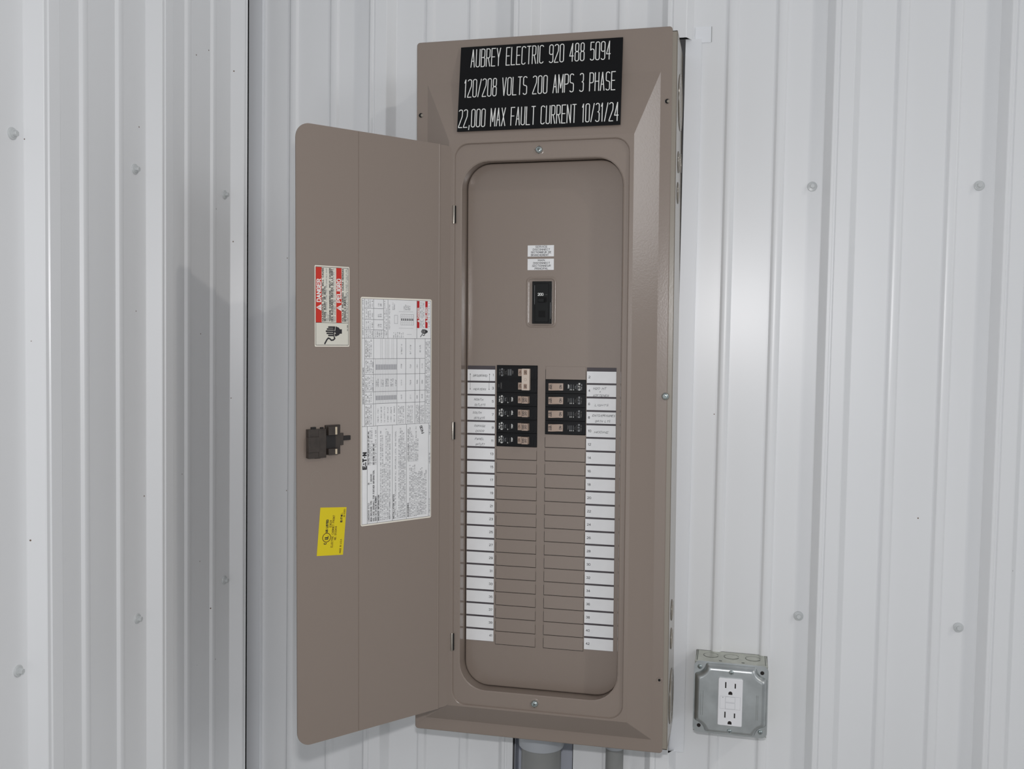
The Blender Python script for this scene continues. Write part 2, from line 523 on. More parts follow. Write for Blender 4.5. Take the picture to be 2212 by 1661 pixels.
# ------------------------------------------------------------------ the breaker panel (local: a right, dep into the wall, b up; origin at its middle)
PR = -0.0097
PC = (20.115, -4.770, -3.053)
panel = empty('breaker_panel', world(*PC), (0, PR, 0))
tag(panel, 'taupe metal electrical breaker panel with its door open, mounted on the ribbed white wall', 'electrical panel')

# enclosure box behind the cover
eb = MB()
X0, X1, Z0, Z1, DB = -6.98, 7.36, -19.35, 19.3, 4.74
for lo, hi in (((X1 - .06, .02, Z0), (X1, DB, Z1)), ((X0, .02, Z0), (X0 + .06, DB, Z1)), ((X0, .02, Z1 - .06), (X1, DB, Z1)),
               ((X0, .02, Z0), (X1, DB, Z0 + .06)), ((X0, DB - .06, Z0), (X1, DB, Z1))):
    eb.box(lo, hi, 'taupe_box')
# front return lips
eb.box((X1 - .75, .02, Z0), (X1, .07, Z1), 'taupe_box'); eb.box((X0, .02, Z0), (X0 + .75, .07, Z1), 'taupe_box')
encl = eb.build('enclosure_box', panel, bevel=.03)
def knockout(z, d, r):
    mb = MB(); fr = frame((X1 + .002, d, z), (0, 1, 0), (0, 0, 1))
    n = 28
    prof = [(r, 0), (r - .02, .035), (r - .06, .035), (r - .09, -.0), (r * .62, 0.0), (r * .6, .03), (r * .55, .03), (r * .52, .0), (0.01, 0.0)]
    rings = [[fr(a * math.cos(2 * math.pi * i / n), a * math.sin(2 * math.pi * i / n), h) for i in range(n)] for a, h in prof]
    mb.loft(rings, 'taupe_box')
    mb.build('knockout', encl, sharp=60, recalc=False)
for z, d, r in ((16.2, 2.9, 1.55), (12.8, 2.2, .6), (11.1, 2.1, .6), (13.0, 3.7, .55), (-12.2, 2.2, .6), (-13.8, 2.1, .6), (-17.3, 2.7, 1.55)):
    knockout(z, d, r)

# trim cover: flange, bevel, door landing, opening with turned-in edge
tc = MB()
OP = (-4.30, -16.80, 4.64, 12.74)
def toward(v, foot, k=.9958):               # the raised landing stands a little nearer than first measured
    return foot + (v - foot) * k
def lr(x0, z0, x1, z1, r, d, k=.9958):
    return rrect(toward(x0, 10.85, k), toward(z0, 3.05, k), toward(x1, 10.85, k), toward(z1, 3.05, k), r, d)
rings = [rrect(-7.09, -19.55, 7.09, 19.53, .18, .10), rrect(-7.09, -19.55, 7.09, 19.53, .18, .0),
         rrect(-7.05, -19.51, 7.05, 19.49, .15, -.03),
         rrect(-6.45, -18.84, 6.50, 17.2, .02, -.03),
         lr(-5.00, -17.78, 5.20, 13.90, .04, -.84),
         lr(-4.72, -17.72, 5.00, 13.74, .80, -.84), lr(-4.69, -17.69, 4.97, 13.71, .78, -.82), lr(-4.66, -17.65, 4.93, 13.67, .76, -.71),
         lr(OP[0] - .06, OP[1] - .06, OP[2] + .06, OP[3] + .06, 1.55, -.70), lr(OP[0], OP[1], OP[2], OP[3], 1.5, -.66),
         rrect(OP[0] + .07, OP[1] + .06, OP[2] - .01, OP[3] - .03, 1.45, -.56), rrect(OP[0] + .03, OP[1] - .08, OP[2] + .06, OP[3] + .06, 1.42, .70),
         ]
tc.loft(rings, 'taupe')
cover = tc.build('cover_frame', panel, sharp=24)
for p_ in cover.data.polygons:                # keep the four pressed bevels flat
    if 0.2 < abs(p_.normal.x) + abs(p_.normal.z) < 0.75 and p_.area > 0.003:
        for li in p_.loop_indices:
            cover.data.edges[cover.data.loops[li].edge_index].use_edge_sharp = True
flat_big(cover)
FRT = lambda d: frame((0, d, 0), (1, 0, 0), (0, 0, 1))

def face_screw(name, a, b, d, ring=.3, parent=panel, label=None):
    mb = MB(); fr = FRT(0)
    mb.cyl(fr, 0, 0, [(ring, -.01), (ring - .05, .015), (ring - .1, .0)], 'taupe', cap=False)
    mb.cyl(fr, 0, 0, [(.2, 0), (.2, .03), (.15, .10), (.09, .13), (.07, .13), (.05, .09)], 'zinc', n=20)
    for k in range(3):
        a0 = math.radians(60 * k + 15)
        mb.ribbon(fr, [(-.14 * math.cos(a0), -.14 * math.sin(a0)), (.14 * math.cos(a0), .14 * math.sin(a0))], .02, 'galv_line', .125)
    o = mb.build(name, parent, (a, d, b), sharp=50)
    if label: o['label'] = label
    return o
face_screw('cover_screw', .08, 13.20, -.71)
face_screw('cover_screw', .10, -17.20, -.71)
face_screw('cover_screw', 6.98, -.03, -.03, .22)
for a, b, op in ((6.86, 15.62, 1), (6.88, -15.5, 0), (-6.84, 15.5, 1)):
    mb = MB(); fr = FRT(0)
    mb.cyl(fr, 0, 0, [(.17, 0), (.15, .015), (.125, .0)], 'taupe', cap=False)
    mb.disc(fr, 0, 0, .125 if op else .07, 'crevice', .002)
    if op: mb.disc(fr, .06, .0, .08, 'taupe_box', .003)
    mb.build('mounting_hole', panel, (a, -.035, b))

# black sign: bridges from the flange down to the bevel
sb0, sb1 = (14.32, -.80), (19.08, -.08)   # (b, dep) bottom and top
sdir = V(0, sb1[1] - sb0[1], sb1[0] - sb0[0])
SH = sdir.length; SW = 8.98
sfr = frame((-4.49, sb0[1] - .0, sb0[0]), (1, 0, 0), sdir)
sg = MB()
sg.box((0, 0, 0), (SW, SH, .05), 'black_sign', frame=sfr)
sign = sg.build('sign_plate', panel, bevel=.008)
sign['label'] = 'black engraved sign plate with three lines of white lettering'
st = MB()
T = .046
text(st, sfr, 'AUBREY ELECTRIC 920 488 5094', .62, 8.32, SH * .755, SH * .208, T, 'white_print', .053, gap=.48)
text(st, sfr, '120/208 VOLTS 200 AMPS 3 PHASE', .31, 8.63, SH * .400, SH * .208, T, 'white_print', .053, gap=.48)
text(st, sfr, '22,000 MAX FAULT CURRENT 10/31/24', .08, 8.85, SH * .046, SH * .208, T, 'white_print', .053, gap=.48)
st.build('engraved_lettering', sign)

# dead front plate
DF = .45
df = MB()
DX = (-4.24, -16.84, 4.66, 12.76)
df.loft([rrect(DX[0] - i, DX[1] - i, DX[2] + i, DX[3] + i, 1.36 + i, DF + d) for i, d in ((.0, .25), (.0, .07), (-.02, .025), (-.06, .005), (-.10, .0))], 'taupe', cap1='taupe')
# embossed frame around the main breaker
mc = (-.82, 3.62, .92, 6.45)
def em(i, d, r):
    return rrect(mc[0] + i, mc[1] + i, mc[2] - i, mc[3] - i, r, DF + d - .004, 5)
df.loft([em(0, .0, .28), em(.03, -.015, .27), em(.06, -.032, .25), em(.09, -.040, .23), em(.11, -.034, .22), em(.13, -.018, .2), em(.145, -.004, .18), em(.19, .0, .17), em(.25, .0, .15)], 'taupe', cap1='taupe')
dead = flat_big(df.build('dead_front', panel, sharp=40))

# main breaker
mb = MB(); fr = FRT(0)
x0, z0, x1, z1 = -.44, -1.17, .655, 1.17
mb.box((x0, -.16, z0), (x1, .0, z1), 'main_black')
mb.box((x0 + .16, -.20, z0 + .08), (x1 - .16, -.16, z1 - .12), 'main_black')
main_b = mb.build('main_breaker', panel, (0, DF - .0, 5.02), bevel=.02)
main_b['label'] = 'large black main breaker with a 200 marking'
hb = MB()
hb.box((-.06, -.42, .02), (.36, -.20, .28), 'crevice'); hb.box((-.02, -.52, .02), (.30, -.40, .20), 'main_black')
hb.box((-.06, -.205, -.82), (.32, -.195, -.46), 'crevice')
hb.build('breaker_handle', main_b, bevel=.03)
pt = MB()
text(pt, FRT(0), '200', -.1, .2, .38, .13, .028, 'white_print', .206, gap=.3)
for k in range(2):
    x = (-.30, .60)[k]
    pt.ribbon(FRT(0), [(x, -.9 if k else -.1), (x, 0 if k else .95)], .014, 'grey_print', .165 if k else .165)
pt.ribbon(FRT(0), [(.32, .43), (.42, .43)], .02, 'dim_print', .206)
pt.build('printed_rating', main_b)

# two small white stickers above the main breaker
def stick(z0, z1, rows, x0=-.745, x1=.74):
    mb = MB(); fr = FRT(0)
    mb.box((x0, -.012, z0), (x1, 0, z1), 'label_white')
    n = len(rows)
    for i, (t, sh, a, b) in enumerate(rows):
        hh = (z1 - z0) / n * .62
        v = z1 - (z1 - z0) * (i + .86) / n * .98
        text(mb, fr, t, x0 + a * (x1 - x0), x0 + b * (x1 - x0), v, hh, .017, 'ink', .0135, gap=.4, shear=sh)
    return mb
o = stick(-.31, .31, [('SERVICE', 0, .3, .74), ('DISCONNECT', 0, .2, .85), ('SECTIONNEUR DE', 0, .13, .89), ('BRANCHEMENT', 0, .13, .8)]).build('disconnect_sticker', panel, (0, DF, 7.875))
o['label'] = 'small white sticker reading SERVICE DISCONNECT'
o = stick(-.31, .31, [('MAIN', 0, .4, .65), ('DISCONNECT', 0, .22, .85), ('SECTIONNEUR', .25, .17, .87), ('PRINCIPAL', .25, .27, .78)]).build('disconnect_sticker', panel, (0, DF, 7.13))
o['label'] = 'small white sticker reading MAIN DISCONNECT'

# breaker grid
GT, GP = 1.50, 0.757
LX, RX = (-2.45, -.14), (.34, 2.60)
def row(k):                                  # k = 0 .. 20: middle of a row
    return GT - GP * (k + .5)
pm = {}
def plate_mesh(w):
    mb = MB(); h = GP / 2 - .018
    a = [V(-w / 2, 0, -h), V(w / 2, 0, -h), V(w / 2, 0, h), V(-w / 2, 0, h)]
    b = [V(-w / 2 + .01, -.045, -h + .01), V(w / 2 - .01, -.045, -h + .01), V(w / 2 - .01, -.02, h - .01), V(-w / 2 + .01, -.02, h - .01)]
    mb.loft([a, b], 'taupe', cap1='taupe')
    return mb.mesh('blank_plate')
for cx, w_, rows_ in (((LX[0] + LX[1]) / 2, LX[1] - LX[0], range(6, 21)), ((RX[0] + RX[1]) / 2, RX[1] - RX[0], [0] + list(range(5, 21)))):
    me = plate_mesh(w_)
    g = MB()
    rr = list(rows_)
    for k in rr:
        z = row(k)
        g.rect(FRT(DF), cx - w_ / 2 - .012, z - GP / 2 - .012, cx + w_ / 2 + .012, z - GP / 2 + .012, 'crevice', .003)
        g.rect(FRT(DF), cx - w_ / 2 - .016, z - GP / 2, cx - w_ / 2 + .004, z + GP * .25, 'crevice', .003)
        g.rect(FRT(DF), cx + w_ / 2 - .004, z - GP / 2, cx + w_ / 2 + .010, z + GP * .2, 'crevice', .003)
    tag(g.build('score_gap', dead), kind='stuff')
    for k in rr:
        link('blank_plate', me, dead, (cx, DF, row(k)))

for x0_, x1_, k0_, k1_ in ((LX[0], LX[1], 0, 6), (RX[0], RX[1], 1, 5)):
    g = MB(); g.rect(FRT(DF), x0_ - .02, GT - GP * k1_ - .02, x1_ + .02, GT - GP * k0_ + .02, 'crevice', .004)
    g.build('breaker_cutout', dead)
def breaker_body(w):
    mb = MB(); h = GP / 2 - .012
    mb.box((-w / 2, -.07, -h), (w / 2, .10, h), 'black_plastic')
    mb.box((-w / 2 + .03, -.085, -h + .09), (w / 2 - .16, -.07, h - .07), 'black_plastic')
    return mb
def handle_profile(pts, z0, z1, mt):
    mb = MB()
    r0 = [V(x, -h, z0) for x, h in pts]; r1 = [V(x, -h, z1) for x, h in pts]
    mb.loft([r0, r1], mt, cap0=mt, cap1=mt)
    return mb
def vtext(mb, t, x, zc, length, h, sw, mt, lift, down=False):
    """small text running up (or down) the breaker face; x = left side of the letters"""
    if down:
        fr = frame((x, 0, zc + length / 2), (0, 0, -1), (1, 0, 0))
    else:
        fr = frame((x + h, 0, zc - length / 2), (0, 0, 1), (-1, 0, 0))
    text(mb, fr, t, 0, length, 0, h, sw, mt, lift, gap=.4)
WB = LX[1] - LX[0]; WR = RX[1] - RX[0]
bodyL = breaker_body(WB).mesh('circuit_breaker'); bodyR = breaker_body(WR).mesh('circuit_breaker')
def fx(f, w): return -w / 2 + f * w
# handles
hL = MB(); z0, z1 = -.20, .19
hL = handle_profile([(fx(.54, WB), .05), (fx(.54, WB), .17), (fx(.63, WB), .19), (fx(.66, WB), .40), (fx(.81, WB), .42), (fx(.82, WB), .05)], z0, z1, 'tan_handle')
vtext(hL, 'ON', fx(.555, WB), 0, .17, .10, .018, 'brown_ink', .19)
for t_, f_ in (('20', .735), ('SWD', .675)):
    vtext(hL, t_, fx(f_, WB), 0, .2 if t_ == '20' else .26, .10 if t_ == '20' else .085, .018, 'ink', .428)
hL_me = hL.mesh('breaker_handle')
def right_handle(amp):
    h = handle_profile([(fx(.095, WR), .05), (fx(.105, WR), .40), (fx(.20, WR), .43), (fx(.335, WR), .20), (fx(.445, WR), .17), (fx(.455, WR), .05)], -.20, .19, 'tan_handle')
    vtext(h, amp, fx(.12, WR), 0, .2, .085, .018, 'ink', .424)
    vtext(h, 'SWD', fx(.162, WR), 0, .25, .07, .015, 'ink', .436)
    vtext(h, 'ON', fx(.365, WR), 0, .2, .12, .02, 'ink', .205)
    return h.mesh('breaker_handle')
hR15, hR20 = right_handle('15'), right_handle('20')
def printL(b):
    mb = MB(); mt, m2 = ('white_print', 'grey_print') if b else ('grey_print', 'dim_print')
    L = .088
    vtext(mb, 'TYPE CH', fx(.062, WB), 0, .32, .065, .013, mt, L)
    vtext(mb, 'E@T#N', fx(.112, WB), 0, .40, .085, .024, mt, L)
    vtext(mb, 'HACR', fx(.168, WB), 0, .32, .035, .011, m2, L)
    vtext(mb, 'CTL', fx(.212, WB), 0, .2, .05, .013, m2, L)
    for f in (.27, .33):
        mb.ribbon(FRT(0), [(fx(f, WB), -.2), (fx(f, WB), .1)], .012, 'dim_print', L)
    mb.ribbon(FRT(0), [(fx(.283, WB), -.2), (fx(.283, WB), -.16)], .03, mt, L)
    vtext(mb, 'TRIP', fx(.375, WB), 0, .24, .075, .018, mt, L)
    return mb.mesh('printed_marks')
def printR(b):
    mb = MB(); mt, m2 = ('white_print', 'grey_print') if b else ('dim_print', 'dim_print')
    L = .088
    vtext(mb, 'TRIP', fx(.565, WR), .02, .22, .065, .016, mt, L)
    for f in (.62, .655, .705):
        mb.ribbon(FRT(0), [(fx(f, WR), -.17), (fx(f, WR), -.13)], .03, 'white_print', L)
        mb.ribbon(FRT(0), [(fx(f, WR), -.09), (fx(f, WR), .13)], .014, 'grey_print', L)
    vtext(mb, 'CTL', fx(.742, WR), 0, .17, .045, .013, m2, L)
    vtext(mb, 'HACR', fx(.785, WR), 0, .32, .035, .011, m2, L)
    vtext(mb, 'E@T#N', fx(.825, WR), .02, .38, .085, .024, 'white_print' if b else 'grey_print', L)
    vtext(mb, 'TYPE CH', fx(.885, WR), 0, .32, .065, .013, m2, L)
    return mb.mesh('printed_marks')
pL, pL0, pR, pR0 = printL(1), printL(0), printR(1), printR(0)
def breaker(body, hme, pme, x, k, label):
    b = link('circuit_breaker', body, panel, (x, DF, row(k)), bevel=.012)
    b['label'] = label
    if hme: link('breaker_handle', hme, b, bevel=.014)
    link('printed_marks', pme, b)
    return b
cL, cR = (LX[0] + LX[1]) / 2, (RX[0] + RX[1]) / 2
ordn = {2: 'north outlets', 3: 'south outlets', 4: 'garage door', 5: 'panel outlet'}
for k in range(2, 6):
    breaker(bodyL, hL_me, pL, cL, k, 'black breaker beside the handwritten %s label' % ordn[k])
rn = {1: ('water heater and softener', hR20, pR), 2: ('lights', hR15, pR0), 3: ('exits and bath lights', hR15, pR0), 4: ('row ten', hR15, pR0)}
for k in range(1, 5):
    breaker(bodyR, rn[k][1], rn[k][2], cR, k, 'black breaker beside the handwritten %s label' % rn[k][0])
# two-pole breaker with a handle tie (rows 1 and 3)
tp = MB(); h = GP - .012
tp.box((-WB / 2, -.07, -h), (WB / 2, .10, -.012), 'black_plastic'); tp.box((-WB / 2, -.07, .012), (WB / 2, .10, h), 'black_plastic')
tp.box((-WB / 2, -.05, -.02), (WB / 2, .10, .02), 'black_plastic')
for s in (-GP / 2, GP / 2):
    tp.box((-WB / 2 + .03, -.085, s - .29), (WB / 2 - .16, -.07, s + .29), 'black_plastic')
two = tp.build('two_pole_breaker', panel, (cL, DF, GT - GP), bevel=.012)
two['label'] = 'black double breaker with one cream handle tie, at the top of the left column'
th_ = MB()
for s in (GP / 2, -GP / 2):
    th_.box((fx(.54, WB), -.18, s - .2), (fx(.68, WB), -.05, s + .2), 'tan_handle')
    vtext(th_, 'ON', fx(.565, WB), s, .19, .12, .02, 'brown_ink', .183)
th_.box((fx(.655, WB), -.46, -.60), (fx(.845, WB), -.14, .60), 'cream_handle')
for s in (.40, -.38):
    th_.rect(FRT(0), fx(.705, WB), s - .14, fx(.79, WB), s + .14, 'tan_dark', .462)
    vtext(th_, '20', fx(.725, WB), s, .16, .11, .02, 'ink', .465)
th_.ribbon(FRT(0), arc(fx(.75, WB), 0, .07, .07, 0, 360, 14), .012, 'tan_dark', .462)
th_.build('breaker_handle', two, bevel=.02)
tprn = MB()
vtext(tprn, 'TYPE CH', fx(.06, WB), GP / 2, .34, .08, .016, 'dim_print', .088)
vtext(tprn, 'E@T#N', fx(.115, WB), GP / 2, .40, .08, .022, 'grey_print', .088)
vtext(tprn, 'HACR', fx(.172, WB), GP / 2, .32, .035, .014, 'dim_print', .088)
vtext(tprn, 'CTL', fx(.215, WB), GP / 2, .2, .06, .016, 'dim_print', .088)
for f in (.27, .295, .33, .355):
    tprn.ribbon(FRT(0), [(fx(f, WB), GP / 2 - .17), (fx(f, WB), GP / 2 + .17)], .022, 'grey_print' if f > .28 else 'dim_print', .088)
vtext(tprn, 'TRIP', fx(.385, WB), GP / 2, .2, .07, .018, 'dim_print', .088)
vtext(tprn, 'CH', fx(.04, WB), -GP / 2, .14, .06, .014, 'dim_print', .088)
vtext(tprn, 'COMMON', fx(.1, WB), -GP / 2, .32, .06, .014, 'dim_print', .088)
tprn.build('printed_marks', two)

# circuit directory strips
LP = (1.40 + 14.26) / 21
hand = {
 0: [('BASEBOARD', .2, .70, .42)], 1: [('HEATERS', .22, .66, .38)], 2: [('NORTH', .24, .56, .62), ('OUTLETS', .26, .64, .16)],
 3: [('SOUTH', .19, .5, .62), ('OUTLETS', .24, .62, .16)], 4: [('GARAGE', .25, .64, .62), ('DOOR', .3, .6, .16)], 5: [('PANEL', .28, .6, .62), ('OUTLET', .3, .62, .14)]}
handR = {1: [('H2O HT', .22, .65, .66), ('+', .42, .47, .4), ('SOFTENER', .21, .74, .06)], 2: [('LIGHTS', .28, .73, .4)],
 3: [('EXITS/EM/GAMES', .2, .96, .66), ('BATH LTS', .3, .8, .18)], 4: [('MODINE', .27, .74, .38)]}
def directory(side, x0, x1, zt, zb, nums, hw):
    p = (zt - zb) / 21
    mb = MB(); mb.box((x0, -.02, zb - .01), (x1, 0, zt + .11), 'strip_dark')
    strip = mb.build('directory_strip', panel, (0, DF, 0))
    strip['label'] = 'circuit directory strip down the %s side' % side
    for k in range(21):
        c = MB(); w = x1 - x0; hh = p - .105
        fr = FRT(0)
        c.box((0, -.014, 0), (w, 0, hh), 'label_white')
        n = str(nums[k])
        if side == 'left':
            text(c, fr, n, w - .30, w - .08, hh * .5 - .04, .115, .02, 'ink', .016, wmax=.085, align='r')
        else:
            text(c, fr, n, .10, .34, hh * .5 - .05, .115, .02, 'ink', .016, wmax=.085)
        for t, a, b, v in hw.get(k, []):
            text(c, fr, t, w * a, w * b, hh * v - .03, .105, .014, 'pen_ink', .016, gap=.45, shear=.35, jit=.12)
        if side == 'left' and k in (0, 1):
            for xx in (.1, .8 if k == 0 else .785):
                pts = [(xx * w, 0), (xx * w, hh * .58)] if k == 0 else [(xx * w, hh), (xx * w, hh * .42)]
                c.ribbon(fr, pts, .013, 'pen_ink', .016)
                c.disc(fr, pts[1][0], pts[1][1], .028, 'pen_ink', .0165, 8)
        c.build('circuit_label', strip, (x0, -.02, zt - p * (k + 1)))
directory('left', -4.17, -2.56, 1.36, -14.25, list(range(1, 42, 2)), hand)
directory('right', 2.655, 4.28, 1.34, -14.27, list(range(2, 43, 2)), handR)

# hinge pins
for zz in (9.82, -2.14, -14.06):
    mb = MB()
    fr = frame((0, 0, -.52), (1, 0, 0), (0, 1, 0))
    mb.cyl(fr, 0, 0, [(.03, 0), (.07, .02), (.075, .06), (.075, .98), (.06, 1.02)], 'hinge_steel', n=16)
    mb.box((.04, -.02, -.48), (.12, .05, .48), 'crevice')
    mb.build('hinge_pin', panel, (-4.66, -.82, zz))

# ------------------------------------------------------------------ the open door
TH = math.radians(52)
DU = V(-math.cos(TH), -math.sin(TH), 0); DN = V(math.sin(TH), -math.cos(TH), 0)
DO = V(-4.635, -.69, 0)
def dfr(s, b, h=0.0):
    return DO + DU * s + V(0, 0, b) + DN * h
ZT, ZB, WD = 13.56, -17.70, 9.56
dm = MB()
# outline in (s, b) with large corners on the free edge and a smaller one at the hinge
def door_outline(i, h):
    pts = []
    for cx, cz, r, a0 in ((WD - i - .75, ZT - i - .75, .75, 0), (.55 + i, ZT - i - .5, .5, 90), (.55 + i, ZB + i + .5, .5, 180), (WD - i - .75, ZB + i + .75, .75, 270)):
        for k in range(7):
            a = math.radians(a0 + 90 * k / 6)
            pts.append((cx + r * math.cos(a), cz + r * math.sin(a)))
    return pts
out = door_outline(0, 0)
# inner face in vertical strips so that the fold lines are real
zat_t = lambda s: min(ZT, ZT - .75 + math.sqrt(max(0, .75 ** 2 - max(0, s - (WD - .75)) ** 2))) if s > WD - .75 else (ZT if s > .55 else ZT - .5 + math.sqrt(max(0, .5 ** 2 - (.55 - s) ** 2)))
zat_b = lambda s: ZT + ZB - zat_t(s)
ss = [.05, .08, .15, .25, .4, .55, .93, .95, .965, .98, .992, 1.004, 1.018, 1.035, 1.055, 1.08, 6.02, 6.045, 6.07, WD - .75] + [WD - .75 + .75 * math.sin(math.radians(a)) for a in (10, 20, 30, 40, 50, 60, 70, 80, 86, 90)]
def hgt(s):
    if s <= .93: return -.06
    if s < 1.08:
        k = (s - .93) / .15
        return -.06 + .06 * k + .05 * math.sin(math.pi * k)
    if 6.02 < s < 6.07: return -.03
    return 0.0
for off, rev in ((0, 0), (-.055, 1)):
    for i in range(len(ss) - 1):
        a, b = ss[i], ss[i + 1]
        q = [dfr(a, zat_b(a), hgt(a) + off), dfr(b, zat_b(b), hgt(b) + off), dfr(b, zat_t(b), hgt(b) + off), dfr(a, zat_t(a), hgt(a) + off)]
        if not rev: q.reverse()
        dm.face(q, 'taupe')
# thin edge all round
for i in range(len(ss) - 1):
    a, b = ss[i], ss[i + 1]
    for z in (zat_t, zat_b):
        dm.face([dfr(a, z(a), hgt(a)), dfr(b, z(b), hgt(b)), dfr(b, z(b), hgt(b) - .055), dfr(a, z(a), hgt(a) - .055)], 'taupe')
dm.face([dfr(ss[0], zat_b(ss[0]), hgt(0)), dfr(ss[0], zat_t(ss[0]), hgt(0)), dfr(ss[0], zat_t(ss[0]), hgt(0) - .055), dfr(ss[0], zat_b(ss[0]), hgt(0) - .055)], 'taupe')
door = flat_big(dm.build('panel_door', panel, sharp=50))
door['label'] = 'open taupe panel door with stickers and a latch on its inside'
# embossed ring under the latch
er = MB(); dsurf = frame(DO, DU, (0, 0, 1))
def dring(s, b, h=0): return dfr(s, b, h)
pts = arc(8.5, -4.15, .30, .40, -60, 200, 20)
er.ribbon(lambda u, v, h=0: dfr(u, v, h), pts, .02, 'taupe_box', .006)
er.build('embossed_ring', door)

# stickers on the door: text runs upward (+b), letters' tops point to the free edge (+s)
def sticker_frame(s0, b0, rot=0.0, h=.004):
    ex = V(0, 0, 1) * math.cos(rot) + DU * -math.sin(rot)
    ey = DU * math.cos(rot) + V(0, 0, 1) * math.sin(rot)
    return frame(dfr(s0, b0, h), ex, ey)
def rounded(mb, fr, w, h, r, mt, t=.006):
    pts = []
    for cx, cy, a0 in ((w - r, r, -90), (w - r, h - r, 0), (r, h - r, 90), (r, r, 180)):
        pts += [(cx + r * math.cos(math.radians(a0 + 90 * i / 4)), cy + r * math.sin(math.radians(a0 + 90 * i / 4))) for i in range(5)]
    mb.loft([[fr(u, v, 0) for u, v in pts], [fr(u, v, t) for u, v in pts]], mt, cap1=mt)
def tri(mb, fr, cx, cy, r, mt, h):
    mb.face([fr(cx - r, cy - r * .8, h), fr(cx + r, cy - r * .8, h), fr(cx, cy + r * .95, h)], mt)
def hand_icon(mb, fr, ox, oy, k, ink, paper, h):
    """shock symbol, icon box 1 x 1.6 (u across, v up), black"""
    P = lambda u, v: (ox + u * k, oy + v * k)
    def poly(pts, mt, hh): mb.face([fr(*P(u, v), hh) for u, v in pts], mt)
    for i, (u, top) in enumerate(((.38, 1.10), (.52, 1.22), (.66, 1.28), (.80, 1.20), (.93, 1.10))):
        L = top
        mb.ribbon(fr, [P(u, .70), P(u, L)], .11 * k, ink, h)
        mb.disc(fr, *P(u, L), .055 * k, ink, h, 8)
    poly([(.32, .78), (.98, .78), (.98, .55), (.90, .35), (.78, .25), (.52, .25), (.40, .35), (.32, .55)], ink, h)
    poly([(.50, .26), (.80, .26), (.80, .12), (.50, .12)], ink, h)
    mb.ribbon(fr, [P(.30, .66), P(.52, .70), P(.50, .60), P(.72, .74), P(.70, .64), P(.99, .60)], .03 * k, paper, h + .001)
    mb.ribbon(fr, [P(.28, .70), P(.18, .66), P(.08, .76), P(.06, .92), P(.16, 1.02), P(.20, 1.14), P(.10, 1.24), P(-.17, 1.40)], .10 * k, ink, h)

# red and cream danger sticker
W_, H_ = 4.07, 1.96
df_ = sticker_frame(6.60, 2.53)
mb = MB(); rounded(mb, df_, W_, H_, .05, 'label_border')
mb.rect(df_, .08, .06, W_ - .07, H_ - .06, 'label_cream', .007)
mb.frame_line(df_, .08, .06, W_ - .07, H_ - .06, .022, 'ink', .0085)
mb.ribbon(df_, [(1.21, .06), (1.21, H_ - .06)], .02, 'ink', .0085)
for v0, v1, word, e in ((1.575, 1.895, 'DANGER', 3.38), (.45, .755, 'PELIGRO', 3.42)):
    mb.rect(df_, 1.22, v0, W_ - .085, v1, 'red', .009)
    text(mb, df_, word, 2.26, e, v0 + .055, .205, .052, 'white_print', .0105, gap=.42)
    tri(mb, df_, 1.97, (v0 + v1) / 2 - .01, .16, 'white_print', .0105)
    mb.ribbon(df_, [(1.97, v0 + .11), (1.97, v0 + .22)], .025, 'red', .0115)
    mb.ribbon(df_, [(1.97, v0 + .065), (1.97, v0 + .085)], .025, 'red', .0115)
for t, e, v, hh, sw in (('HAZARDOUS VOLTAGE WILL CAUSE', 3.95, 1.47, .085, .024), ('SEVERE INJURY OR DEATH.', 3.05, 1.355, .085, .024),
                    ('TENSION DANGEREUSE, PEUT CAUSER', 3.95, 1.065, .085, .024), ('DES BLESSURES GRAVES OU LA MORT', 3.92, .95, .085, .024),
                    ('VOLTAJE PELIGROSO: CAUSA HERIDAS', 3.95, .335, .085, .024), ('SEVERAS O MUERTE.', 2.6, .215, .085, .024)):
    text(mb, df_, t, 1.28, e, v, hh, sw, 'ink', .009, gap=.5)
for e, v in ((3.95, 1.275), (1.6, 1.19), (3.95, .875), (2.4, .80), (3.95, .155), (3.95, .09)):
    greek(mb, df_, 1.28, e, v, .055, .012, 'grey_ink', .009, .05)
text(mb, df_, '49-1396', .8, 1.1, .09, .045, .01, 'ink', .009)
hand_icon(mb, df_, .28, .34, .76, 'ink', 'label_cream', .009)
o = mb.build('danger_sticker', door)
o['label'] = 'red and cream shock warning sticker near the free edge of the door'

# yellow listing sticker, a little askew
W_, H_ = 2.46, 1.50
yf = sticker_frame(6.98, -8.20, rot=.085)
mb = MB()
mb.box((0, 0, 0), (W_, H_, .006), 'yellow', frame=yf)
L = .008
text(mb, yf, 'C', .58, .65, 1.02, .12, .035, 'ink', L, gap=.3)
mb.ribbon(yf, arc(.92, 1.02, .225, .225, 0, 360, 28), .035, 'brown_ink', L)
text(mb, yf, 'UL', .83, .99, .94, .17, .04, 'ink', L, gap=.3)
text(mb, yf, 'US LISTED', 1.19, 1.83, .99, .105, .032, 'ink', L, gap=.4)
text(mb, yf, 'E3624', 1.45, 1.80, .80, .10, .017, 'brown_ink', L)
text(mb, yf, 'ELECTRIC CABINET FRONT', .41, 2.06, .64, .10, .017, 'brown_ink', L)
text(mb, yf, 'NO. 0133414', .79, 1.48, .48, .10, .017, 'brown_ink', L)
text(mb, yf, 'MADE IN U.S.A', .10, .80, .14, .085, .015, 'brown_ink', L)
text(mb, yf, 'E@T#N', 1.70, 2.06, .20, .09, .036, 'ink', L)
text(mb, yf, 'L', 2.13, 2.18, .20, .09, .016, 'brown_ink', L)
text(mb, yf, '30-10353', 1.95, 2.36, .06, .08, .013, 'brown_ink', L)
o = mb.build('listing_sticker', door)
o['label'] = 'small yellow sticker below the latch, stuck on a little askew'

